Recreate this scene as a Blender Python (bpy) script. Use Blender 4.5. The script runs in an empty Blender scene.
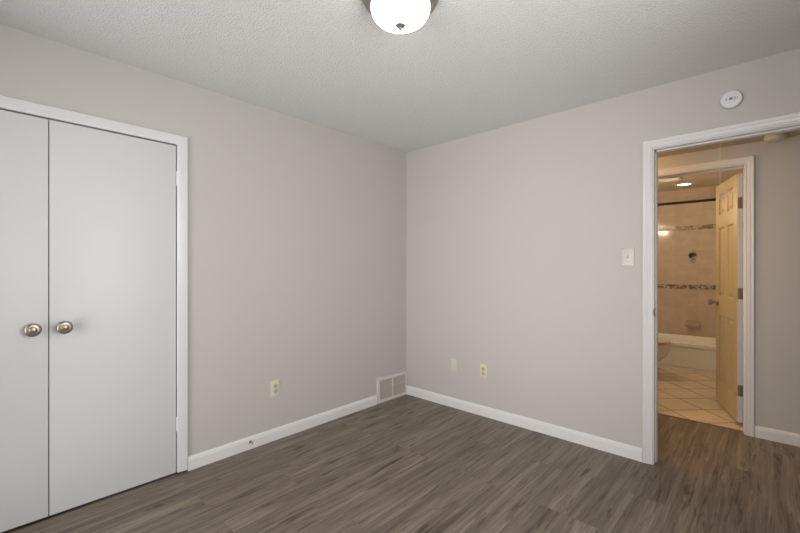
import bpy, bmesh, math, random
from mathutils import Vector, Matrix
random.seed(4)
C = bpy.context.scene.collection
PI = math.pi
R = math.radians

# ------------------------------------------------------------------ camera
cd = bpy.data.cameras.new('camera')
cam = bpy.data.objects.new('camera', cd); C.objects.link(cam)
cd.sensor_width = 36; cd.lens = 398.575/800*36; cd.shift_y = 2.15/800
cd.clip_start = 0.02
cam.location = (2.7064, -3.0029, 1.2662)
cam.rotation_euler = (PI/2, 0, R(42.9132))
bpy.context.scene.camera = cam

# ------------------------------------------------------------------ world, lights, exposure
w = bpy.data.worlds.new('world'); bpy.context.scene.world = w; w.use_nodes = True
bg = w.node_tree.nodes['Background']
bg.inputs[0].default_value = (0.75, 0.86, 1.0, 1); bg.inputs[1].default_value = 0.1

def area(name, loc, rot, sx, sy, power, col):
    l = bpy.data.lights.new(name, 'AREA'); l.shape = 'RECTANGLE'; l.size = sx; l.size_y = sy
    l.energy = power; l.color = col
    o = bpy.data.objects.new(name, l); C.objects.link(o); o.location = loc; o.rotation_euler = rot
    return o
# lamps outside two unseen windows; the wide back one is added for even light
area('unseen_window_daylight', (1.35, -5.5, 1.3), (R(90), 0, 0), 3.0, 3.0, 140, (1.0, 0.975, 0.95))
area('unseen_window_daylight', (3.33, -2.05, 1.45), (R(90), 0, R(90)), 1.2, 1.3, 58, (1.0, 0.99, 0.98))
# added lamp outside, tilted up to lift the ceiling and upper walls
area('ceiling_fill', (1.35, -8.5, -0.3), (R(90+22), 0, 0), 6.0, 3.0, 170, (1.0, 0.97, 0.94))

vs = bpy.context.scene.view_settings
vs.view_transform = 'Standard'; vs.look = 'None'; vs.gamma = 1; vs.exposure = 0.12
vs.use_curve_mapping = False

# ------------------------------------------------------------------ materials
def nodes(m): return m.node_tree.nodes, m.node_tree.links
def mat(name, col, rough=0.5, metal=0.0, spec=0.5, bump=None, emit=None, coat=0):
    m = bpy.data.materials.new(name); m.use_nodes = True
    N, L = nodes(m); p = N['Principled BSDF']
    p.inputs['Base Color'].default_value = (*col, 1)
    p.inputs['Roughness'].default_value = rough
    p.inputs['Metallic'].default_value = metal
    p.inputs['Specular IOR Level'].default_value = spec
    p.inputs['Coat Weight'].default_value = coat
    if emit:
        p.inputs['Emission Color'].default_value = (*emit[0], 1)
        p.inputs['Emission Strength'].default_value = emit[1]
    if bump:
        sc, st, dist = bump[:3]
        tc = N.new('ShaderNodeTexCoord'); n = N.new('ShaderNodeTexNoise'); b = N.new('ShaderNodeBump')
        n.inputs['Scale'].default_value = sc; n.inputs['Detail'].default_value = 3
        b.inputs['Strength'].default_value = st; b.inputs['Distance'].default_value = dist
        L.new(tc.outputs['Object'], n.inputs['Vector']); L.new(n.outputs['Fac'], b.inputs['Height'])
        L.new(b.outputs['Normal'], p.inputs['Normal'])
    return m

M = {}
M['wall'] = mat('greige_wall_paint', (0.52, 0.50, 0.475), 0.6, spec=0.3, bump=(90, 0.12, 0.002))
M['white'] = mat('white_trim_paint', (0.68, 0.67, 0.675), 0.3, spec=0.45)
M['door'] = mat('white_closet_door_paint', (0.63, 0.63, 0.645), 0.42, spec=0.4, bump=(6, 0.05, 0.01))
M['base'] = mat('white_baseboard_paint', (0.74, 0.73, 0.72), 0.32, spec=0.45)
M['dark'] = mat('dark_gap', (0.02, 0.018, 0.016), 0.8)
M['nickel'] = mat('brushed_nickel', (0.40, 0.355, 0.30), 0.38, 1.0)
M['bronze'] = mat('aged_metal', (0.26, 0.21, 0.16), 0.5, 0.7)
M['ivory'] = mat('ivory_plastic', (0.68, 0.62, 0.51), 0.35)
M['ivory_dim'] = mat('ivory_receptacle_plastic', (0.52, 0.45, 0.33), 0.4)
M['switchplate'] = mat('almond_plastic', (0.56, 0.52, 0.47), 0.3)
M['blank'] = mat('painted_plate', (0.62, 0.565, 0.48), 0.45)
M['vent'] = mat('white_vent_metal', (0.68, 0.65, 0.61), 0.4)
M['louver'] = mat('vent_louver_metal', (0.58, 0.545, 0.49), 0.5)
M['plastic'] = mat('white_plastic', (0.74, 0.73, 0.75), 0.4)
M['grey_plastic'] = mat('grey_plastic', (0.2, 0.2, 0.21), 0.5)
M['porcelain'] = mat('white_porcelain', (0.74, 0.70, 0.64), 0.12, coat=0.3)
M['seat'] = mat('tan_toilet_seat', (0.62, 0.48, 0.31), 0.35)
M['tub'] = mat('white_tub_enamel', (0.85, 0.82, 0.78), 0.3, coat=0.1)
M['bathdoor'] = mat('warm_lit_door_paint', (0.50, 0.41, 0.25), 0.35)  # yellow of the warm lamp light is painted into the door colour
M['bathwall'] = mat('bathroom_paint', (0.62, 0.56, 0.46), 0.55)
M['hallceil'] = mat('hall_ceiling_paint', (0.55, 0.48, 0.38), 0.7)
M['cord'] = mat('white_cord', (0.7, 0.66, 0.6), 0.6)
M['dome'] = mat('frosted_glass_dome', (0.9, 0.9, 0.88), 0.3, emit=((1.0, 0.95, 0.88), 5.5))
M['can'] = mat('recessed_lamp_lens', (0.9, 0.8, 0.5), 0.4, emit=((1.0, 0.74, 0.38), 7.0))
M['bulb'] = mat('warm_bulb_glass', (0.9, 0.85, 0.7), 0.3, emit=((1.0, 0.76, 0.50), 96.0))
M['hallbulb'] = mat('warm_hall_dome', (0.9, 0.85, 0.7), 0.3, emit=((1.0, 0.64, 0.32), 72.0))
M['tile_border'] = None

def popcorn():
    m = mat('popcorn_ceiling', (0.73, 0.73, 0.73), 0.85, spec=0.2)
    N, L = nodes(m); p = N['Principled BSDF']
    tc = N.new('ShaderNodeTexCoord')
    n = N.new('ShaderNodeTexNoise'); n.inputs['Scale'].default_value = 75; n.inputs['Detail'].default_value = 4; n.inputs['Roughness'].default_value = 0.6
    v = N.new('ShaderNodeTexVoronoi'); v.inputs['Scale'].default_value = 110
    mx = N.new('ShaderNodeMath'); mx.operation = 'SUBTRACT'
    L.new(tc.outputs['Object'], n.inputs['Vector']); L.new(tc.outputs['Object'], v.inputs['Vector'])
    L.new(n.outputs['Fac'], mx.inputs[0]); L.new(v.outputs['Distance'], mx.inputs[1])
    b = N.new('ShaderNodeBump'); b.inputs['Strength'].default_value = 0.6; b.inputs['Distance'].default_value = 0.006
    L.new(mx.outputs[0], b.inputs['Height']); L.new(b.outputs['Normal'], p.inputs['Normal'])
    return m
M['ceiling'] = popcorn()

def planks():
    m = mat('grey_brown_vinyl_planks', (0.1, 0.1, 0.1), 0.42, spec=0.35)
    N, L = nodes(m); p = N['Principled BSDF']
    tc = N.new('ShaderNodeTexCoord')
    mp = N.new('ShaderNodeMapping'); mp.inputs['Rotation'].default_value = (0, 0, R(90)); mp.inputs['Location'].default_value = (0.3, 0.05, 0)
    L.new(tc.outputs['Object'], mp.inputs['Vector'])
    br = N.new('ShaderNodeTexBrick'); br.inputs['Scale'].default_value = 1
    br.inputs['Brick Width'].default_value = 1.22; br.inputs['Row Height'].default_value = 0.18
    br.inputs['Mortar Size'].default_value = 0.0012; br.inputs['Mortar Smooth'].default_value = 0.3
    br.offset = 0.37; br.offset_frequency = 3; br.inputs['Bias'].default_value = 0
    br.inputs['Color1'].default_value = (0, 0, 0, 1); br.inputs['Color2'].default_value = (1, 1, 1, 1); br.inputs['Mortar'].default_value = (0.5, 0.5, 0.5, 1)
    L.new(mp.outputs[0], br.inputs['Vector'])
    # offset the grain per plank
    add = N.new('ShaderNodeVectorMath'); add.operation = 'MULTIPLY_ADD'
    add.inputs[1].default_value = (3.7, 1.9, 5.0)
    L.new(br.outputs['Color'], add.inputs[0]); L.new(mp.outputs[0], add.inputs[2])
    def noise(sx, sy, scale, det, rough=0.6, dist=0.0):
        q = N.new('ShaderNodeMapping'); q.inputs['Scale'].default_value = (sx, sy, 1)
        L.new(add.outputs[0], q.inputs['Vector'])
        n = N.new('ShaderNodeTexNoise'); n.inputs['Scale'].default_value = scale; n.inputs['Detail'].default_value = det
        n.inputs['Roughness'].default_value = rough; n.inputs['Distortion'].default_value = dist
        L.new(q.outputs[0], n.inputs['Vector']); return n
    a = noise(0.55, 8.0, 1.7, 6, 0.62, 1.3)       # broad figure
    c = noise(0.9, 34.0, 2.4, 4, 0.68, 0.6)       # fine grain
    k = noise(1.6, 14.0, 2.0, 3, 0.5, 1.2)       # dark knots / cracks
    s1 = N.new('ShaderNodeMath'); s1.operation = 'MULTIPLY_ADD'; s1.inputs[1].default_value = 0.50
    L.new(c.outputs['Fac'], s1.inputs[0])
    s0 = N.new('ShaderNodeMath'); s0.operation = 'MULTIPLY'; s0.inputs[1].default_value = 0.80
    L.new(a.outputs['Fac'], s0.inputs[0]); L.new(s0.outputs[0], s1.inputs[2])
    s2 = N.new('ShaderNodeMath'); s2.operation = 'MULTIPLY_ADD'; s2.inputs[1].default_value = 0.03
    L.new(br.outputs['Color'], s2.inputs[0]); L.new(s1.outputs[0], s2.inputs[2])
    cr = N.new('ShaderNodeValToRGB'); e = cr.color_ramp
    e.elements[0].position = 0.45; e.elements[0].color = (0.090, 0.069, 0.052, 1)
    e.elements[1].position = 0.92; e.elements[1].color = (0.358, 0.303, 0.241, 1)
    x = e.elements.new(0.64); x.color = (0.173, 0.138, 0.107, 1)
    x = e.elements.new(0.75); x.color = (0.232, 0.189, 0.149, 1)
    L.new(s2.outputs[0], cr.inputs['Fac'])
    kr = N.new('ShaderNodeValToRGB'); kr.color_ramp.elements[0].position = 0.30; kr.color_ramp.elements[0].color = (0.42, 0.40, 0.38, 1)
    kr.color_ramp.elements[1].position = 0.44; kr.color_ramp.elements[1].color = (1, 1, 1, 1)
    L.new(k.outputs['Fac'], kr.inputs['Fac'])
    mul = N.new('ShaderNodeMixRGB'); mul.blend_type = 'MULTIPLY'; mul.inputs[0].default_value = 1
    L.new(cr.outputs[0], mul.inputs[1]); L.new(kr.outputs[0], mul.inputs[2])
    mm = N.new('ShaderNodeMixRGB'); mm.inputs[2].default_value = (0.055, 0.045, 0.038, 1)
    sc = N.new('ShaderNodeMath'); sc.operation = 'MULTIPLY'; sc.inputs[1].default_value = 0.35
    L.new(br.outputs['Fac'], sc.inputs[0]); L.new(sc.outputs[0], mm.inputs[0]); L.new(mul.outputs[0], mm.inputs[1])
    L.new(mm.outputs[0], p.inputs['Base Color'])
    b = N.new('ShaderNodeBump'); b.inputs['Strength'].default_value = 0.12; b.inputs['Distance'].default_value = 0.002
    L.new(c.outputs['Fac'], b.inputs['Height']); L.new(b.outputs['Normal'], p.inputs['Normal'])
    return m
M['floor'] = planks()

def tiles(name, size, grout, col, col2, gcol, rot, rough, plane='XY', bumps=0.3, loc=(0, 0, 0)):
    m = mat(name, col, rough, spec=0.5)
    N, L = nodes(m); p = N['Principled BSDF']
    tc = N.new('ShaderNodeTexCoord'); src = tc.outputs['Object']
    if plane != 'XY':
        s = N.new('ShaderNodeSeparateXYZ'); c = N.new('ShaderNodeCombineXYZ')
        L.new(src, s.inputs[0]); L.new(s.outputs['X' if plane == 'XZ' else 'Y'], c.inputs['X']); L.new(s.outputs['Z'], c.inputs['Y'])
        src = c.outputs[0]
    mp = N.new('ShaderNodeMapping'); mp.inputs['Rotation'].default_value = (0, 0, rot); mp.inputs['Location'].default_value = loc
    L.new(src, mp.inputs['Vector'])
    br = N.new('ShaderNodeTexBrick'); br.inputs['Scale'].default_value = 1; br.offset = 0
    br.inputs['Brick Width'].default_value = size; br.inputs['Row Height'].default_value = size
    br.inputs['Mortar Size'].default_value = grout; br.inputs['Mortar Smooth'].default_value = 0.2
    br.inputs['Color1'].default_value = (*col, 1); br.inputs['Color2'].default_value = (*col2, 1); br.inputs['Mortar'].default_value = (*gcol, 1)
    L.new(mp.outputs[0], br.inputs['Vector'])
    n = N.new('ShaderNodeTexNoise'); n.inputs['Scale'].default_value = 9; n.inputs['Detail'].default_value = 4
    L.new(tc.outputs['Object'], n.inputs['Vector'])
    r = N.new('ShaderNodeValToRGB'); r.color_ramp.elements[0].position = 0.3; r.color_ramp.elements[0].color = (0.86, 0.84, 0.82, 1)
    r.color_ramp.elements[1].position = 0.7; r.color_ramp.elements[1].color = (1, 1, 1, 1)
    L.new(n.outputs['Fac'], r.inputs['Fac'])
    mu = N.new('ShaderNodeMixRGB'); mu.blend_type = 'MULTIPLY'; mu.inputs[0].default_value = 1
    L.new(br.outputs['Color'], mu.inputs[1]); L.new(r.outputs[0], mu.inputs[2]); L.new(mu.outputs[0], p.inputs['Base Color'])
    b = N.new('ShaderNodeBump'); b.invert = True; b.inputs['Strength'].default_value = bumps; b.inputs['Distance'].default_value = 0.002
    L.new(br.outputs['Fac'], b.inputs['Height']); L.new(b.outputs['Normal'], p.inputs['Normal'])
    return m
M['floortile'] = tiles('cream_floor_tile', 0.305, 0.006, (0.72, 0.61, 0.47), (0.69, 0.59, 0.455), (0.22, 0.16, 0.11), R(45), 0.3, loc=(0.05, 0.1, 0))
M['walltile'] = tiles('beige_wall_tile', 0.25, 0.0022, (0.66, 0.56, 0.47), (0.64, 0.545, 0.455), (0.56, 0.475, 0.395), 0, 0.12, 'XZ', 0.35, (0.02, 0.0, 0))
M['walltile_side'] = tiles('beige_side_wall_tile', 0.25, 0.0022, (0.66, 0.56, 0.47), (0.64, 0.545, 0.455), (0.56, 0.475, 0.395), 0, 0.12, 'YZ', 0.35)

def mosaic():
    m = mat('mosaic_border_tile', (0.3, 0.25, 0.2), 0.25)
    N, L = nodes(m); p = N['Principled BSDF']
    tc = N.new('ShaderNodeTexCoord'); v = N.new('ShaderNodeTexVoronoi'); v.inputs['Scale'].default_value = 38
    r = N.new('ShaderNodeValToRGB'); e = r.color_ramp
    e.elements[0].position = 0.15; e.elements[0].color = (0.17, 0.15, 0.13, 1)
    e.elements[1].position = 0.85; e.elements[1].color = (0.54, 0.45, 0.36, 1)
    x = e.elements.new(0.5); x.color = (0.28, 0.22, 0.175, 1)
    s = N.new('ShaderNodeSeparateColor')
    L.new(tc.outputs['Object'], v.inputs['Vector']); L.new(v.outputs['Color'], s.inputs[0]); L.new(s.outputs[0], r.inputs['Fac']); L.new(r.outputs[0], p.inputs['Base Color'])
    return m
M['mosaic'] = mosaic()
M['decal'] = mat('dark_floral_glaze', (0.30, 0.27, 0.22), 0.3)
gm = bpy.data.materials.new('window_glass'); gm.use_nodes = True
N, L = nodes(gm); N.remove(N['Principled BSDF'])
t_ = N.new('ShaderNodeBsdfTransparent'); g_ = N.new('ShaderNodeBsdfGlossy'); x_ = N.new('ShaderNodeMixShader')
g_.inputs['Roughness'].default_value = 0.02; x_.inputs[0].default_value = 0.06
L.new(t_.outputs[0], x_.inputs[1]); L.new(g_.outputs[0], x_.inputs[2]); L.new(x_.outputs[0], N['Material Output'].inputs[0])
M['glass'] = gm

# ------------------------------------------------------------------ mesh helpers
def box(bm, x0, x1, y0, y1, z0, z1):
    vs_ = [bm.verts.new((x, y, z)) for z in (z0, z1) for y in (y0, y1) for x in (x0, x1)]
    for f in ((0, 2, 3, 1), (4, 5, 7, 6), (0, 1, 5, 4), (2, 6, 7, 3), (0, 4, 6, 2), (1, 3, 7, 5)):
        bm.faces.new([vs_[i] for i in f])
    return vs_
def bbox(*a, bev=0.002, seg=2):
    bm = bmesh.new(); box(bm, *a)
    if bev: bmesh.ops.bevel(bm, geom=bm.edges[:], offset=bev, segments=seg, affect='EDGES', profile=0.6)
    return bm
def boxes(lst):
    bm = bmesh.new()
    for a in lst: box(bm, *a)
    return bm
def lathe(prof, seg=48, mtx=None, sy=1.0, cap=True):
    """prof = [(r, h)]; revolved round +Z."""
    bm = bmesh.new(); rings = []
    for r, h in prof:
        if r < 1e-6: rings.append([bm.verts.new((0, 0, h))])
        else: rings.append([bm.verts.new((r*math.cos(2*PI*i/seg), sy*r*math.sin(2*PI*i/seg), h)) for i in range(seg)])
    for a, b in zip(rings, rings[1:]):
        for i in range(seg):
            j = (i+1) % seg
            if len(a) == 1 and len(b) == 1: continue
            if len(a) == 1: bm.faces.new((a[0], b[j], b[i]))
            elif len(b) == 1: bm.faces.new((a[i], a[j], b[0]))
            else: bm.faces.new((a[i], a[j], b[j], b[i]))
    for rg in (rings[0], rings[-1]) if cap else ():
        if len(rg) > 1: bm.faces.new(rg)
    if mtx: bmesh.ops.transform(bm, matrix=mtx, verts=bm.verts)
    return bm
def merge(a, b):
    me = bpy.data.meshes.new('tmp'); b.to_mesh(me); b.free(); a.from_mesh(me); bpy.data.meshes.remove(me); return a
def tube(pts, r, seg=12):
    """round bar through the points, capped."""
    bm = bmesh.new(); rings = []
    pts = [Vector(p) for p in pts]
    for i, p in enumerate(pts):
        d = (pts[min(i+1, len(pts)-1)] - pts[max(i-1, 0)]).normalized()
        u = d.orthogonal().normalized() if i == 0 else (up - d*up.dot(d)).normalized()
        up = u; v = d.cross(u)
        rr = r[i] if isinstance(r, (list, tuple)) else r
        rings.append([bm.verts.new(p + rr*(math.cos(2*PI*k/seg)*u + math.sin(2*PI*k/seg)*v)) for k in range(seg)])
    for a, b in zip(rings, rings[1:]):
        for k in range(seg): bm.faces.new((a[k], a[(k+1) % seg], b[(k+1) % seg], b[k]))
    bm.faces.new(rings[0]); bm.faces.new(rings[-1]); return bm
def loft(rings_pts, cap=True):
    bm = bmesh.new(); rings = [[bm.verts.new(p) for p in rp] for rp in rings_pts]
    n = len(rings[0])
    for a, b in zip(rings, rings[1:]):
        for k in range(n): bm.faces.new((a[k], a[(k+1) % n], b[(k+1) % n], b[k]))
    if cap: bm.faces.new(rings[0]); bm.faces.new(rings[-1])
    return bm
def obj(name, bm, m, parent=None, loc=(0, 0, 0), smooth=None, label=None):
    bmesh.ops.recalc_face_normals(bm, faces=bm.faces[:])
    me = bpy.data.meshes.new(name); bm.to_mesh(me); bm.free()
    o = bpy.data.objects.new(name, me); C.objects.link(o); me.materials.append(m)
    o.location = loc
    if parent: o.parent = parent
    if smooth is not None:
        for p in me.polygons: p.use_smooth = True
        me.set_sharp_from_angle(angle=R(smooth))
    if label: o['label'] = label
    return o
def tag(o, label, cat, group=None):
    o['label'] = label; o['category'] = cat
    if group: o['group'] = group
    return o
def thing(name, label, cat, loc=(0, 0, 0), rotz=0, group=None):
    o = bpy.data.objects.new(name, None); C.objects.link(o); o.location = loc; o.rotation_euler = (0, 0, rotz)
    o.empty_display_size = 0.1
    return tag(o, label, cat, group)
def struct(name, bm, m, parent=None, smooth=None, label=None, cat=None):
    o = obj(name, bm, m, parent, smooth=smooth, label=label)
    o['kind'] = 'structure'
    if cat: o['category'] = cat
    return o

H = 2.44; RX = 3.08; RY = -3.5
# ------------------------------------------------------------------ room shell
def sag(x, y):      # the old floor dips slightly towards the closet corner
    return -0.021*max(0.0, -y/3.5)*max(0.0, 1-x/3.08)
fb = bmesh.new(); NX, NY = 10, 12
gr_ = [[fb.verts.new((RX*i/NX, RY*k/NY, sag(RX*i/NX, RY*k/NY))) for k in range(NY+1)] for i in range(NX+1)]
for i in range(NX):
    for k in range(NY): fb.faces.new((gr_[i][k], gr_[i][k+1], gr_[i+1][k+1], gr_[i+1][k]))
box(fb, 0, RX, RY, 0, -0.10, -0.03)
box(fb, 0.4, 4.3, 0, 1.085, -0.06, 0)
struct('floor', fb, M['floor'], label='grey-brown wood-look plank floor running from the bedroom into the hall')
struct('floor_bathroom', boxes([(1.2, 2.74, 1.085, 3.74, -0.06, 0.0)]), M['floortile'], label='cream diagonal square tile floor of the bathroom')
struct('ceiling', boxes([(-0.12, RX+0.12, RY-0.12, 0.0, H, H+0.08)]), M['ceiling'], label='off-white popcorn-textured bedroom ceiling')
struct('ceiling_hall', boxes([(0.4, 4.3, 0.12, 1.02, 2.22, 2.30)]), M['hallceil'], label='lower ceiling of the hall beyond the doorway')
struct('ceiling_bathroom', boxes([(1.2, 2.74, 1.15, 3.74, 2.37, 2.45)]), M['bathwall'], label='bathroom ceiling beyond the panelled door')
# left wall with the closet opening  y -3.335 .. -2.128, z to 2.04
CY0, CY1, CZ = -3.336, -2.128, 2.043
struct('wall_left', boxes([(-0.12, 0, CY1, 0.12, 0, H), (-0.12, 0, RY, CY0, 0, H), (-0.12, 0, CY0, CY1, CZ, H)]), M['wall'], label='greige bedroom wall holding the closet')
struct('wall_closet', boxes([(-0.75, -0.70, CY0-0.1, CY1+0.1, 0, H), (-0.70, -0.12, CY0-0.15, CY0-0.1, 0, H), (-0.70, -0.12, CY1+0.1, CY1+0.15, 0, H)]), M['wall'])
struct('floor_closet', boxes([(-0.70, 0.0, CY0-0.1, CY1+0.1, -0.08, -0.019)]), M['floor'])
struct('ceiling_closet', boxes([(-0.75, -0.12, CY0-0.15, CY1+0.15, H, H+0.05)]), M['wall'])
# wall with the doorway (runs to the right in view)
DX0, DX1, DZ = 2.136, 2.940, 2.055
struct('wall_right', boxes([(0, DX0, 0, 0.12, 0, H), (DX1, 4.3, 0, 0.12, 0, H), (DX0, DX1, 0, 0.12, DZ, H)]), M['wall'], label='greige bedroom wall holding the open doorway')
# back wall (behind the camera), wide opening added to spread the light
WX0, WX1, WZ0, WZ1 = 0.30, 2.40, 0.06, 2.10
struct('wall_back', boxes([(-0.12, WX0, RY-0.12, RY, 0, H), (WX1, RX+0.12, RY-0.12, RY, 0, H), (WX0, WX1, RY-0.12, RY, 0, WZ0), (WX0, WX1, RY-0.12, RY, WZ1, H)]), M['wall'])
VY0, VY1 = -2.6, -1.5; VZ0, VZ1 = 0.85, 2.10
struct('wall_side', boxes([(RX, RX+0.12, RY, VY0, 0, H), (RX, RX+0.12, VY1, 0, 0, H), (RX, RX+0.12, VY0, VY1, 0, VZ0), (RX, RX+0.12, VY0, VY1, VZ1, H)]), M['wall'])
# hall far wall with the bathroom doorway
BX0, BX1, BZ = 1.905, 2.568, 2.075
HY0, HY1 = 1.02, 1.15
struct('wall_hall', boxes([(0.4, BX0, HY0, HY1, 0, H), (BX1, 4.3, HY0, HY1, 0, H), (BX0, BX1, HY0, HY1, BZ, H)]), M['wall'], label='greige hall wall holding the bathroom doorway')
struct('wall_hall_left', boxes([(0.28, 0.4, 0.12, HY1, 0, H)]), M['wall'])
struct('wall_hall_right', boxes([(4.3, 4.42, 0.0, HY1, 0, H)]), M['wall'])
# bathroom walls
wb = struct('wall_bathroom_back', boxes([(1.08, 2.86, 3.74, 3.86, 0, H)]), M['walltile'], label='beige tiled bathroom wall above the bathtub')
struct('wall_bathroom_left', boxes([(1.08, 1.2, HY1, 3.74, 0, H)]), M['bathwall'])
struct('wall_bathroom_right', boxes([(2.74, 2.86, HY1, 3.74, 0, H)]), M['bathwall'])
for z0, z1 in ((1.80, 1.86), (0.985, 1.045)):
    obj('tile_border', bbox(1.2, 2.74, 3.733, 3.7405, z0, z1, bev=0.002), M['mosaic'], wb, label='brown mosaic strip running round the tiled wall')
# floral tile motif: leaves and petals of glaze on the back wall
fl = bmesh.new()
def leaf(cx, cz, ang, ln, wd):
    pts = []
    for i in range(12):
        t = 2*PI*i/12; u = ln/2*(1+math.cos(t)); v = wd/2*math.sin(t)*(1-0.35*math.cos(t))
        pts.append((cx + u*math.cos(ang) - v*math.sin(ang), cz + u*math.sin(ang) + v*math.cos(ang)))
    a = [fl.verts.new((x, 3.7375, z)) for x, z in pts]; b = [fl.verts.new((x, 3.7405, z)) for x, z in pts]
    fl.faces.new(a); fl.faces.new(b)
    for i in range(12): fl.faces.new((a[i], a[(i+1) % 12], b[(i+1) % 12], b[i]))
for i in range(5): leaf(1.925+0.012*math.cos(i*0.7), 1.445+0.012*math.sin(i*0.7), i*0.7+0.5, 0.040, 0.036)
for i in range(9): leaf(1.925+random.uniform(-0.035, 0.030), 1.445+random.uniform(-0.045, 0.035), random.uniform(0, 6.28), random.uniform(0.030, 0.045), random.uniform(0.016, 0.030))
for i in range(3): leaf(1.92, 1.405-0.018*i, -PI/2+(-1)**i*0.8, 0.045, 0.022)
leaf(1.935, 1.49, PI/2+0.3, 0.045, 0.02); leaf(1.918, 1.42, -PI/2, 0.075, 0.008)
obj('tile_motif', fl, M['decal'], wb, label='dark floral motif in the tile')

# ------------------------------------------------------------------ trim: casings, jambs, baseboards
def casing(path, prof, mp):
    """path: inner-edge corners (s,z) left-bottom, left-top, right-top, right-bottom; prof: (u across, v out); mp(s,z,v) -> world"""
    (s0, z0), (_, z1), (s1, _), _ = path
    rings = []
    for k in range(4):
        ring = []
        for u, v in prof:
            s, z = [(s0-u, z0), (s0-u, z1+u), (s1+u, z1+u), (s1+u, z0)][k]
            ring.append(mp(s, z, v))
        rings.append(ring)
    return loft(rings)
COL = [(0, 0), (0, 0.007), (0.003, 0.010), (0.010, 0.0105), (0.013, 0.0080), (0.017, 0.0115), (0.029, 0.013), (0.034, 0.0160), (0.038, 0.0145), (0.043, 0.018), (0.055, 0.0195), (0.061, 0.016), (0.064, 0.010), (0.064, 0)]
COL = [(u*0.925, v) for u, v in COL]
FLAT = [(0, 0), (0, 0.009), (0.003, 0.012), (0.012, 0.014), (0.045, 0.016), (0.056, 0.016), (0.059, 0.013), (0.059, 0)]
# closet casing and jamb
mpL = lambda s, z, v: (v, s, z)
tr = struct('trim_1', casing([(CY0-0.002+0.004, 0.0), (0, CZ-0.006), (CY1-0.004, 0), 0], FLAT, mpL), M['white'], smooth=30, label='white casing round the closet doors')
j = boxes([(-0.119, -0.0005, CY0-0.001, CY0+0.002, 0, CZ), (-0.119, -0.0005, CY1-0.002, CY1+0.001, 0, CZ), (-0.119, -0.0005, CY0, CY1, CZ-0.002, CZ+0.001),
           (-0.07, -0.045, CY1-0.012, CY1-0.001, 0, CZ), (-0.07, -0.045, CY0, CY0+0.012, 0, CZ), (-0.07, -0.045, CY0, CY1, CZ-0.014, CZ)])
obj('door_jamb', j, M['dark'] if False else M['white'], tr)
# bedroom doorway casing (both sides) and jamb
mpF = lambda s, z, v: (s, -v, z)
mpB = lambda s, z, v: (s, 0.12+v, z)
JX0, JX1, JZ = 2.1545, 2.921, 2.036
tr = struct('trim_2', casing([(JX0-0.005, 0), (0, JZ+0.005), (JX1+0.005, 0), 0], COL, mpF), M['white'], smooth=30, label='white moulded casing round the open doorway')
obj('casing', casing([(JX0-0.005, 0), (0, JZ+0.005), (JX1+0.005, 0), 0], COL, mpB), M['white'], tr, smooth=30)
obj('door_jamb', boxes([(DX0, JX0, -0.0005, 0.1205, 0, JZ), (JX1, DX1, -0.0005, 0.1205, 0, JZ), (DX0, DX1, -0.0005, 0.1205, JZ, DZ)]), M['white'], tr)
obj('door_stop', boxes([(JX0, JX0+0.007, 0.04, 0.075, 0, JZ), (JX1-0.009, JX1, 0.04, 0.075, 0, JZ), (JX0, JX1, 0.04, 0.075, JZ-0.009, JZ)]), M['white'], tr)
sp = bbox(JX0-0.0015, JX0+0.0012, 0.002, 0.032, 0.955, 1.012, bev=0.0008)
sp = merge(sp, bbox(JX0-0.004, JX0+0.0018, -0.003, 0.004, 0.965, 1.002, bev=0.0008))
obj('strike_plate', sp, M['bronze'], tr, label='small dark metal strike plate')
# bathroom doorway casing and jamb
mpH = lambda s, z, v: (s, HY0-v, z)
mpI = lambda s, z, v: (s, HY1+v, z)
KX0, KX1, KZ = 1.915, 2.5575, 2.058
tr = struct('trim_3', casing([(KX0-0.004, 0), (0, KZ+0.004), (KX1+0.004, 0), 0], COL, mpH), M['white'], smooth=30, label='white moulded casing round the bathroom doorway across the hall')
obj('casing', casing([(KX0-0.004, 0), (0, KZ+0.004), (KX1+0.004, 0), 0], COL, mpI), M['white'], tr, smooth=30)
obj('door_jamb', boxes([(BX0, KX0, HY0-.0005, HY1+.0005, 0, KZ), (KX1, BX1, HY0-.0005, HY1+.0005, 0, KZ), (BX0, BX1, HY0-.0005, HY1+.0005, KZ, BZ)]), M['white'], tr)
obj('door_stop', boxes([(KX0, KX0+0.011, HY0+0.05, HY0+0.09, 0, KZ), (KX1-0.006, KX1, HY0+0.05, HY0+0.09, 0, KZ), (KX0, KX1, HY0+0.05, HY0+0.09, KZ-0.011, KZ)]), M['white'], tr)
obj('threshold_strip', boxes([(KX0, KX1, 1.075, 1.09, 0.0, 0.004)]), M['bronze'], tr, label='thin dark strip between plank floor and tile')

BP = [(0, 0), (0.0145, 0), (0.0145, 0.062), (0.011, 0.068), (0.0125, 0.072), (0.008, 0.079), (0.005, 0.084), (0, 0.086)]
def baseb(name, p0, p1, nrm, label=None):
    rings = []
    for p in (p0, p1): rings.append([(p[0]+nrm[0]*t, p[1]+nrm[1]*t, z+sag(*p)-(0.004 if z == 0 and p[1] < 0.5 else 0)) for t, z in BP])
    return struct(name, loft(rings), M['base'], smooth=30, label=label)
bl = baseb('baseboard_left', (0, -2.071), (0, -0.420), (1, 0), 'white baseboard between the closet and the floor register')
baseb('baseboard_right', (0.0, 0), (2.090, 0), (0, -1), 'white baseboard along the wall beside the open doorway')
baseb('baseboard_hall', (2.6205, HY0), (4.3, HY0), (0, -1), 'white baseboard along the hall wall')
baseb('baseboard_hall_left', (0.4, HY0), (1.845, HY0), (0, -1))
baseb('baseboard_back', (WX1+0.06, RY), (RX, RY), (0, 1))
baseb('baseboard_side', (RX, RY+0.0145), (RX, 0), (-1, 0))

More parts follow.
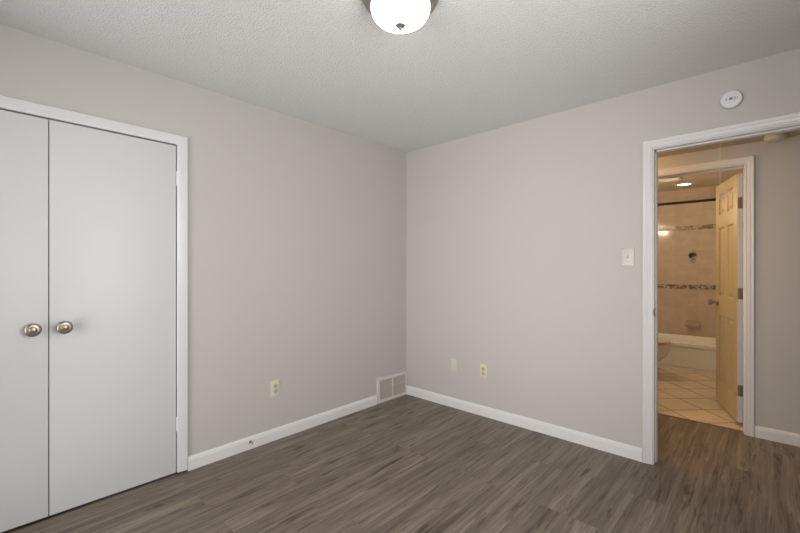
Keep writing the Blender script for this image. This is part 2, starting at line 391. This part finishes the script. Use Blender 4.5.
# unseen windows behind the camera; the wide one put in to soften the light
def window(name, mp, a0, a1, z0, z1):
    fr = bmesh.new()
    def b(s0, s1, d0, d1, zz0, zz1):
        p, q = mp(s0, d0), mp(s1, d1)
        box(fr, min(p[0], q[0]), max(p[0], q[0]), min(p[1], q[1]), max(p[1], q[1]), zz0, zz1)
    t = 0.045
    b(a0, a0+t, 0.03, 0.09, z0, z1); b(a1-t, a1, 0.03, 0.09, z0, z1)
    b(a0, a1, 0.03, 0.09, z0, z0+t); b(a0, a1, 0.03, 0.09, z1-t, z1)
    b((a0+a1)/2-0.02, (a0+a1)/2+0.02, 0.04, 0.08, z0, z1)
    zb = max(z0-0.06, 0.0)
    b(a0-0.06, a0, -0.016, 0, zb, z1+0.06); b(a1, a1+0.06, -0.016, 0, zb, z1+0.06)
    b(a0, a1, -0.016, 0, z1, z1+0.06); b(a0, a1, -0.016, 0, zb, z0)
    o = struct(name, fr, M['white'])
    gl = bmesh.new(); p, q = mp(a0+t, 0.058), mp(a1-t, 0.062)
    box(gl, min(p[0], q[0]), max(p[0], q[0]), min(p[1], q[1]), max(p[1], q[1]), z0+t, z1-t)
    obj('pane', gl, M['glass'], o)
window('unseen_window_1', lambda s, d: (s, RY-d), WX0, WX1, WZ0, WZ1)
window('unseen_window_2', lambda s, d: (RX+d, s), VY0, VY1, VZ0, VZ1)

# ------------------------------------------------------------------ closet doors
def closet_door(name, y0, y1, knob_y, hinge_y, label, klabel):
    o = struct(name, bbox(-0.0385, -0.0035, y0, y1, -0.003, 2.031, bev=0.0018), M['door'], smooth=30, label=label, cat='door')
    mtx = Matrix.Translation((-0.0035, knob_y, 0.963)) @ Matrix.Rotation(R(90), 4, 'Y')
    kn = lathe([(0.0, 0.0), (0.027, 0.0), (0.028, 0.003), (0.025, 0.006), (0.013, 0.009), (0.0105, 0.014), (0.0105, 0.022), (0.016, 0.027), (0.027, 0.032), (0.0325, 0.038), (0.0335, 0.043),
                (0.0315, 0.047), (0.026, 0.0500), (0.020, 0.0512), (0.0165, 0.0512), (0.014, 0.0528), (0.008, 0.0550), (0.0, 0.0556)], 40, mtx)
    obj('door_knob', kn, M['nickel'], o, smooth=40, label=klabel)
    for z in (1.826, 0.300):
        h = lathe([(0, -0.046), (0.004, -0.046), (0.0055, -0.043), (0.0055, -0.016), (0.0045, -0.015), (0.0055, -0.014), (0.0055, 0.014), (0.0045, 0.015), (0.0055, 0.016), (0.0055, 0.043), (0.004, 0.046), (0, 0.046)], 16,
                  Matrix.Translation((0.0035, hinge_y, z)))
        obj('hinge', h, M['white'], o, smooth=40)
closet_door('door_1', -3.3275, -2.7340, -2.796, -3.3305, 'left flat white closet door cut off by the photo edge', 'round nickel knob')
closet_door('door_2', -2.7300, -2.1360, -2.674, -2.1325, 'right flat white closet door next to the grey wall', 'round nickel knob')

# ------------------------------------------------------------------ bathroom door (six panels), hinged on the right jamb, swung into the bathroom
DW, DH, DT = 0.615, 2.005, 0.035
def six_panel():
    bm = bmesh.new()
    st = 0.098; mid = 0.075
    cw = (DW-2*st-mid)/2
    xs = [0, st, st+cw, st+cw+mid, DW-st, DW]
    zs = [0, 0.185, 0.815, 0.985, 1.610, 1.725, 1.915, DH]
    for side in (0, 1):
        y = 0 if side == 0 else DT; sg = 1 if side == 0 else -1
        def q(a): return bm.verts.new((a[0], y + sg*a[2], a[1]))
        for i in range(5):
            for k in range(7):
                x0, x1, z0, z1 = xs[i], xs[i+1], zs[k], zs[k+1]
                if i in (1, 3) and k in (1, 3, 5):
                    loops = []
                    for ins, dep in ((0, 0), (0.009, 0.013), (0.022, 0.013), (0.046, 0.002)):
                        loops.append([q(p) for p in ((x0+ins, z0+ins, dep), (x1-ins, z0+ins, dep), (x1-ins, z1-ins, dep), (x0+ins, z1-ins, dep))])
                    for a, b in zip(loops, loops[1:]):
                        for n in range(4): bm.faces.new((a[n], a[(n+1) % 4], b[(n+1) % 4], b[n]))
                    bm.faces.new(loops[-1])
                else:
                    bm.faces.new([q(p) for p in ((x0, z0, 0), (x1, z0, 0), (x1, z1, 0), (x0, z1, 0))])
    for x in (0, DW):
        bm.faces.new([bm.verts.new(p) for p in ((x, 0, 0), (x, DT, 0), (x, DT, DH), (x, 0, DH))])
    for z in (0, DH):
        bm.faces.new([bm.verts.new(p) for p in ((0, 0, z), (0, DT, z), (DW, DT, z), (DW, 0, z))])
    bmesh.ops.remove_doubles(bm, verts=bm.verts, dist=0.0002)
    return bm
# local +X from hinge edge to latch edge, local y=0 is the face seen from the hall on its left
bd = struct('door_3', six_panel(), M['bathdoor'], label='six-panel bathroom door, warm lamp light in its colour, standing open beyond the hall', cat='door')
bd.location = (2.510, 1.197, 0.030)
ang = math.atan2(0.956, -0.295)
bd.rotation_euler = (0, 0, ang)
# mirror so the thickness lies to the right of the leaf direction
bd.data.transform(Matrix.Translation((0, -DT, 0)))
for s in (0, 1):
    m_ = Matrix.Translation((DW-0.06, 0 if s == 0 else -DT, 0.925)) @ Matrix.Rotation(R(-90 if s == 0 else 90), 4, 'X')
    kn = lathe([(0, 0), (0.031, 0), (0.032, 0.004), (0.026, 0.009), (0.012, 0.012), (0.010, 0.034), (0.019, 0.041), (0.0265, 0.052), (0.0275, 0.062), (0.022, 0.071), (0.0, 0.075)], 32, m_)
    obj('door_knob', kn, M['nickel'], bd, smooth=40, label='round metal knob')
obj('lit_door_edge', boxes([(-0.0012, 0.0006, -DT+0.0003, -0.0003, 0.0, DH)]), M['white'], bd, label='hinge edge of the door, coloured whiter as lit from the bedroom')  # added slab; bedroom light on the hinge edge painted in as white
for z in (1.765, 1.035, 0.255):
    hb = bbox(-0.0034, 0.0005, -DT+0.002, -0.002, z-0.045, z+0.045, bev=0.0008)
    hb = merge(hb, lathe([(0, -0.047), (0.006, -0.045), (0.006, 0.045), (0, 0.047)], 14, Matrix.Translation((-0.005, -DT-0.002, z))))
    for dz in (-0.028, 0.0, 0.028):
        hb = merge(hb, lathe([(0, 0), (0.0042, 0), (0.0032, 0.0012), (0, 0.0014)], 10, Matrix.Translation((-0.0034, -0.012-0.008*(dz == 0), z+dz)) @ Matrix.Rotation(R(-90), 4, 'Y')))
    obj('hinge', hb, M['bronze'], bd, smooth=40, label='dark bronze hinge')

# ------------------------------------------------------------------ bedroom ceiling light
cl = thing('ceiling_light', 'round brushed nickel ceiling light with glowing frosted glass dome', 'ceiling light', (1.537, -1.742, H))
pan = lathe([(0, 0), (0.160, 0), (0.1655, -0.002), (0.1665, -0.007), (0.163, -0.011), (0.1615, -0.017), (0.1575, -0.020), (0.1565, -0.026), (0.150, -0.030),
             (0.1485, -0.037), (0.140, -0.043), (0.136, -0.048), (0.130, -0.049), (0.128, -0.044), (0.0, -0.044)], 72)
obj('pan', pan, M['nickel'], cl, smooth=40)
dp = [(0.1275, -0.045)]
for i in range(1, 21):
    a = i/20*PI/2; dp.append((0.1275*math.cos(a)**0.85, -0.047-0.077*math.sin(a)**0.85))
dp[-1] = (0, -0.124)
obj('glass_dome', lathe(dp, 72), M['dome'], cl, smooth=60, label='glowing frosted glass')
obj('finial', lathe([(0, -0.118), (0.020, -0.120), (0.0215, -0.124), (0.019, -0.129), (0.011, -0.132), (0.007, -0.137), (0.008, -0.140), (0.005, -0.144), (0, -0.147)], 32), M['nickel'], cl, smooth=45)

# ------------------------------------------------------------------ wall devices
def on_wall(kind, loc):      # local: x along the wall, z up, -y out into the room
    return loc, (0 if kind == 'F' else R(90))
def screw(px, pz, d=0.006):
    return lathe([(0, 0), (0.0035, 0), (0.003, 0.001), (0, 0.0013)], 12, Matrix.Translation((px, -d, pz)) @ Matrix.Rotation(R(90), 4, 'X'))
def plate(t, m, w_=0.072, h_=0.117):
    return obj('plate', bbox(-w_/2, w_/2, -0.0065, -0.0002, -h_/2, h_/2, bev=0.0028, seg=3), m, t, smooth=50)
def outlet(name, label, side, loc, dark):
    l, r = on_wall(side, loc); t = thing(name, label, 'wall outlet', l, r, 'duplex wall outlets near the baseboards')
    plate(t, M['ivory'])
    for dz in (0.0195, -0.0195):
        bm = lathe([(0, 0), (0.0172, 0), (0.0172, 0.0022), (0.0162, 0.003), (0, 0.003)], 28, Matrix.Translation((0, -0.0062, dz)) @ Matrix.Rotation(R(90), 4, 'X'))
        for v in bm.verts: v.co.z = max(dz-0.0135, min(dz+0.0135, v.co.z))
        rc = obj('receptacle', bm, M['ivory_dim'], t, smooth=40, label='darker tan socket face')
        sl = boxes([(-0.0075, -0.0050, -0.0096, -0.0088, dz-0.002, dz+0.0065), (0.0050, 0.0072, -0.0096, -0.0088, dz-0.001, dz+0.0065), (-0.0022, 0.0022, -0.0096, -0.0088, dz-0.0095, dz-0.005)])
        obj('slots', sl, M['dark'], rc)
    obj('screw', screw(0, 0, 0.0065), M['nickel'], t)
outlet('wall_outlet', 'ivory duplex wall outlet on the wall beside the closet', 'L', (0, -1.4625, 0.376), False)
outlet('wall_outlet', 'ivory duplex wall outlet on the doorway wall, right of a blank plate', 'F', (0.8985, 0, 0.386), True)
t = thing('blank_wall_plate', 'beige blank wall plate near the room corner above the baseboard', 'wall plate', (0.588, 0, 0.382))
plate(t, M['blank']);
for dz in (0.042, -0.042): obj('screw', screw(0, dz), M['blank'], t)
t = thing('light_switch', 'almond toggle light switch beside the open doorway', 'light switch', (2.005, 0, 1.345))
plate(t, M['switchplate'], 0.076, 0.120)
obj('toggle', loft([[(-0.0045, -0.005, -0.011), (0.0045, -0.005, -0.011), (0.0045, -0.005, 0.011), (-0.0045, -0.005, 0.011)],
                    [(-0.004, -0.016, 0.004), (0.004, -0.016, 0.004), (0.004, -0.018, 0.012), (-0.004, -0.018, 0.012)]]), M['ivory'], t)
obj('toggle_slot', boxes([(-0.0058, 0.0058, -0.0068, -0.0060, -0.0125, 0.0125)]), M['ivory_dim'], t)
for dz in (0.030, -0.030): obj('screw', screw(0, dz), M['nickel'], t)

# smoke detector on the wall above the doorway
t = thing('smoke_detector', 'round white smoke detector on the wall above the open doorway', 'smoke detector', (2.540, 0, 2.244))
ry = Matrix.Rotation(R(90), 4, 'X')
obj('body', lathe([(0, 0), (0.050, 0), (0.0510, 0.003), (0.0510, 0.013), (0.049, 0.020), (0.045, 0.0235), (0.030, 0.0250), (0, 0.0255)], 48, ry), M['plastic'], t, smooth=35)
obj('mounting_base', lathe([(0.0, 0.0001), (0.052, 0.0001), (0.0525, 0.002), (0.052, 0.0045), (0, 0.0045)], 48, ry), M['grey_plastic'], t, smooth=35)
obj('test_button', bbox(-0.008, 0.006, -0.0275, -0.0245, -0.006, 0.008, bev=0.001), M['grey_plastic'], t, label='small dark grey button')
gl = []
for sx in (-0.024, -0.020, 0.014, 0.018, 0.028): gl.append((sx, sx+0.0018, -0.0262, -0.0235, -0.008, 0.008))
obj('grille', boxes(gl), M['grey_plastic'], t)

# floor register in the corner
t = thing('floor_register', 'white double-panel air register low in the room corner', 'air vent', (0, -0.213, 0), 0)
fr = bmesh.new(); w2 = 0.201; zt = 0.236
def rail(y0, y1, z0, z1): box(fr, 0.0003, 0.019, y0, y1, z0, z1)
rail(-w2, -w2+0.028, 0.001, zt); rail(w2-0.016, w2, 0.001, zt); rail(-0.007, 0.007, 0.026, zt-0.026)
rail(-w2+0.028, w2-0.016, zt-0.026, zt); rail(-w2+0.028, w2-0.016, 0.001, 0.026)
obj('frame', fr, M['vent'], t)
for a, b in ((-w2+0.028, -0.007), (0.007, w2-0.016)):
    lv = []; n = 15
    for i in range(n):
        y = a + (i+0.5)*(b-a)/n
        lv.append((0.006, 0.0145, y-0.0022, y+0.0022, 0.026, zt-0.026))
    lv.append((0.005, 0.013, a, b, 0.128, 0.133))
    ob = obj('louver_panel', boxes(lv), M['louver'], t, label='fine vertical slats')
    obj('damper', boxes([(0.0005, 0.003, a, b, 0.026, zt-0.026)]), mat('damper_metal', (0.42, 0.39, 0.34), 0.6), ob)
obj('lever', bbox(0.014, 0.0225, 0.010, 0.016, 0.118, 0.142, bev=0.001), M['vent'], t)

# spring door stop on the left baseboard
t = thing('door_stop', 'small spring door stop on the baseboard beside the closet', 'door stop', (0.0145, -1.660, 0.043))
ryy = Matrix.Rotation(R(90), 4, 'Y')
obj('base', lathe([(0, 0), (0.010, 0), (0.0105, 0.003), (0.007, 0.008), (0, 0.008)], 20, ryy), M['bronze'], t, smooth=40)
pts = []
for i in range(0, 12*11+1):
    a = 2*PI*i/12; pts.append((0.007+0.042*i/132, 0.0042*math.cos(a), 0.0042*math.sin(a)))
obj('spring', tube(pts, 0.0012, 6), M['nickel'], t, smooth=60)
obj('tip', lathe([(0, 0.046), (0.0065, 0.047), (0.0068, 0.058), (0.005, 0.061), (0, 0.061)], 20, ryy), M['plastic'], t, smooth=40, label='white rubber tip')

# ------------------------------------------------------------------ hall
t = thing('hall_smoke_detector', 'round smoke detector on the hall ceiling near the bathroom wall', 'smoke detector', (2.735, 0.915, 2.22))
obj('body', lathe([(0, 0), (0.066, 0), (0.067, -0.004), (0.065, -0.022), (0.058, -0.034), (0.040, -0.041), (0, -0.043)], 48), M['ivory'], t, smooth=35)
obj('grille', lathe([(0.064, -0.010), (0.0672, -0.011), (0.0672, -0.015), (0.064, -0.016)], 48), M['ivory_dim'], t, smooth=35)
t = thing('pull_cord', 'thin white pull cord hanging from the hall ceiling', 'pull cord', (2.452, 0.50, 2.22))
obj('string', tube([(0, 0, 0), (0.001, 0, -0.25), (0, 0, -0.47)], 0.0015, 8), M['cord'], t, smooth=60)
hk = []
for i in range(13):
    a = i/12*1.5*PI; hk.append((0.010-0.010*math.cos(a), 0, -0.47-0.010*math.sin(a)))
obj('pull_ring', tube(hk, 0.0022, 8), M['plastic'], t, smooth=60)
def warm(name, loc, power, size, parent=None, col=(1.0, 0.62, 0.27)):
    l = bpy.data.lights.new(name, 'POINT'); l.energy = power; l.color = col; l.shadow_soft_size = size
    o = bpy.data.objects.new(name, l); C.objects.link(o); o.location = loc
    return o
t = thing('hall_ceiling_light', 'warm flush dome light on the hall ceiling', 'ceiling light', (1.55, 0.55, 2.22))
obj('pan', lathe([(0, 0), (0.14, 0), (0.142, -0.02), (0.13, -0.025), (0, -0.025)], 40), M['bronze'], t, smooth=40)
obj('glass_dome', lathe([(0.125, -0.024)] + [(0.125*math.cos(i/10*PI/2), -0.024-0.06*math.sin(i/10*PI/2)) for i in range(1, 10)] + [(0, -0.084)], 40), M['hallbulb'], t, smooth=60)

# ------------------------------------------------------------------ bathroom
# bathtub
t = thing('bathtub', 'white alcove bathtub with a flat front under the tiled wall', 'bathtub', (1.97, 3.36, 0))
X0, X1, Y0, Y1, TZ = -0.768, 0.768, -0.375, 0.375, 0.345
def rrect(x0, x1, y0, y1, r, z, n=6):
    p = []
    for cx, cy, a0 in ((x1-r, y0+r, -PI/2), (x1-r, y1-r, 0), (x0+r, y1-r, PI/2), (x0+r, y0+r, PI)):
        for i in range(n+1): p.append((cx+r*math.cos(a0+PI/2*i/n), cy+r*math.sin(a0+PI/2*i/n), z))
    return p
rings = [rrect(X0, X1, Y0+0.018, Y1, 0.004, 0.0), rrect(X0, X1, Y0+0.018, Y1, 0.004, 0.045), rrect(X0, X1, Y0+0.008, Y1, 0.004, 0.055), rrect(X0, X1, Y0+0.012, Y1, 0.004, TZ-0.055),
         rrect(X0, X1, Y0, Y1, 0.006, TZ-0.042), rrect(X0, X1, Y0, Y1, 0.008, TZ-0.008), rrect(X0+0.004, X1-0.004, Y0+0.006, Y1-0.003, 0.01, TZ),
         rrect(X0+0.07, X1-0.07, Y0+0.075, Y1-0.05, 0.10, TZ), rrect(X0+0.082, X1-0.08, Y0+0.085, Y1-0.06, 0.11, TZ-0.012),
         rrect(X0+0.15, X1-0.12, Y0+0.12, Y1-0.09, 0.13, 0.10), rrect(X0+0.20, X1-0.17, Y0+0.16, Y1-0.13, 0.12, 0.07)]
obj('basin', loft(rings), M['tub'], t, smooth=35)
# shower rod
t = thing('shower_rod', 'dark straight shower curtain rod across the bathtub', 'shower rod', (1.2, 2.99, 2.085))
obj('rod', lathe([(0, 0.004), (0.0165, 0.004), (0.0165, 1.536), (0, 1.536)], 20, ryy), mat('dark_rod_metal', (0.02, 0.017, 0.015), 0.35, 0.6), t, smooth=40)
for x0, s in ((0, 1), (1.54, -1)):
    obj('flange', lathe([(0, 0), (0.030, 0), (0.028, 0.010), (0.014, 0.018), (0, 0.018)], 24, Matrix.Translation((x0, 0, 0)) @ Matrix.Rotation(R(90*s), 4, 'Y')), M['bronze'], t, smooth=40)
# soap dish
t = thing('soap_dish', 'ceramic soap dish set in the tiled wall above the bathtub', 'soap dish', (1.925, 3.74, 0.515))
rg = []
for ins, d in ((0, -0.0005), (0, -0.012), (0.006, -0.016), (0.016, -0.016), (0.022, -0.006)):
    rg.append([(x, d, z) for x, _, z in [(a, 0, b) for a, b, _ in rrect(-0.085+ins, 0.085-ins, -0.055+ins, 0.055-ins, 0.018, 0)]])
obj('back_plate', loft(rg), M['walltile_side'] if False else mat('beige_ceramic', (0.58, 0.50, 0.40), 0.15), t, smooth=40)
obj('tray', loft([rrect(-0.075, 0.075, -0.06, -0.006, 0.02, -0.045), rrect(-0.08, 0.08, -0.072, -0.006, 0.025, -0.022), rrect(-0.072, 0.072, -0.064, -0.010, 0.02, -0.022), rrect(-0.068, 0.068, -0.056, -0.012, 0.018, -0.034)]),
    mat('beige_ceramic_tray', (0.60, 0.52, 0.42), 0.12), t, smooth=40)
# recessed light and exhaust grille in the bathroom ceiling
t = thing('recessed_light', 'glowing round recessed light in the bathroom ceiling above the tub', 'recessed light', (1.88, 3.34, 2.37))
obj('trim_ring', lathe([(0.072, -0.004), (0.082, -0.009), (0.108, -0.006), (0.114, 0)], 40, cap=False), M['plastic'], t, smooth=40)
obj('lens', lathe([(0, -0.003), (0.074, -0.003), (0.074, -0.0005), (0, -0.0005)], 40), M['can'], t, smooth=30)
t = thing('exhaust_fan', 'white rectangular exhaust grille on the bathroom ceiling', 'exhaust fan', (1.80, 2.85, 2.37))
obj('cover', bbox(-0.11, 0.11, -0.10, 0.10, -0.014, -0.0003, bev=0.006), M['plastic'], t, smooth=40)
obj('grille', boxes([(-0.09, 0.09, -0.085, 0.085, -0.0146, -0.0138)] + [(-0.09, 0.09, -0.08+0.018*i, -0.073+0.018*i, -0.0165, -0.0144) for i in range(9)]), M['plastic'], t)
# vanity light on the left bathroom wall
t = thing('vanity_light', 'three-bulb bar light on the left bathroom wall', 'wall lamp', (1.2, 2.15, 1.93))
obj('back_plate', bbox(0.0003, 0.03, -0.30, 0.30, -0.05, 0.05, bev=0.006), M['nickel'], t, smooth=40)
for k in (-1, 0, 1):
    s = obj('socket', lathe([(0, 0.03), (0.024, 0.03), (0.022, 0.055), (0, 0.055)], 20, Matrix.Translation((0, 0.2*k, 0)) @ ryy), M['nickel'], t, smooth=40)
    obj('bulb', lathe([(0, 0.055), (0.02, 0.057)] + [(0.045*math.sin(a*PI/10), 0.10-0.045*math.cos(a*PI/10)) for a in range(2, 10)] + [(0, 0.145)], 24, Matrix.Translation((0, 0.2*k, 0)) @ ryy), M['bulb'], s, smooth=60)

# toilet, back against the left bathroom wall, facing the right
t = thing('toilet', 'white toilet with a tan seat beside the bathtub', 'toilet', (1.205, 2.46, 0))
def egg(cx, a, b, z, n=32, blunt=0.55):
    p = []
    for i in range(n):
        th = 2*PI*i/n; c = math.cos(th); s = math.sin(th)
        x = cx + (a if c > 0 else a*blunt)*c
        p.append((x, b*s*(1-0.10*max(c, 0)), z))
    return p
rings = [egg(0.34, 0.16, 0.115, 0.0), egg(0.34, 0.155, 0.112, 0.03), egg(0.33, 0.13, 0.095, 0.06), egg(0.33, 0.15, 0.10, 0.13), egg(0.36, 0.195, 0.13, 0.19),
         egg(0.375, 0.245, 0.165, 0.26), egg(0.385, 0.268, 0.180, 0.33), egg(0.39, 0.272, 0.186, 0.375), egg(0.39, 0.270, 0.184, 0.395), egg(0.39, 0.215, 0.135, 0.395), egg(0.38, 0.17, 0.10, 0.32), egg(0.36, 0.08, 0.05, 0.24)]
obj('bowl', loft(rings), M['porcelain'], t, smooth=60)
obj('seat', loft([egg(0.39, 0.272, 0.187, 0.397), egg(0.39, 0.278, 0.192, 0.404), egg(0.39, 0.272, 0.188, 0.413), egg(0.39, 0.20, 0.12, 0.413), egg(0.39, 0.20, 0.12, 0.397)], cap=False), M['seat'], t, smooth=50, label='tan seat ring')
obj('lid', loft([egg(0.39, 0.268, 0.184, 0.4145), egg(0.39, 0.274, 0.189, 0.421), egg(0.39, 0.266, 0.183, 0.432), egg(0.39, 0.20, 0.14, 0.436)]), M['seat'], t, smooth=50, label='tan closed lid')
obj('tank', loft([rrect(0.012, 0.19, -0.20, 0.20, 0.03, 0.38), rrect(0.006, 0.20, -0.22, 0.22, 0.035, 0.46), rrect(0.004, 0.205, -0.225, 0.225, 0.035, 0.72)]), M['porcelain'], t, smooth=40)
obj('tank_lid', loft([rrect(0.002, 0.212, -0.232, 0.232, 0.035, 0.721), rrect(0.002, 0.214, -0.234, 0.234, 0.035, 0.745), rrect(0.008, 0.206, -0.226, 0.226, 0.032, 0.756)]), M['porcelain'], t, smooth=40)
obj('base_mount', loft([rrect(0.05, 0.26, -0.095, 0.095, 0.03, 0.10), rrect(0.03, 0.26, -0.13, 0.13, 0.03, 0.37), rrect(0.03, 0.24, -0.14, 0.14, 0.03, 0.385)]), M['porcelain'], t, smooth=40)
obj('flush_lever', merge(tube([(0.205, -0.16, 0.66), (0.222, -0.16, 0.66)], 0.008), tube([(0.222, -0.165, 0.66), (0.224, -0.09, 0.652)], 0.005)), M['nickel'], t, smooth=50)
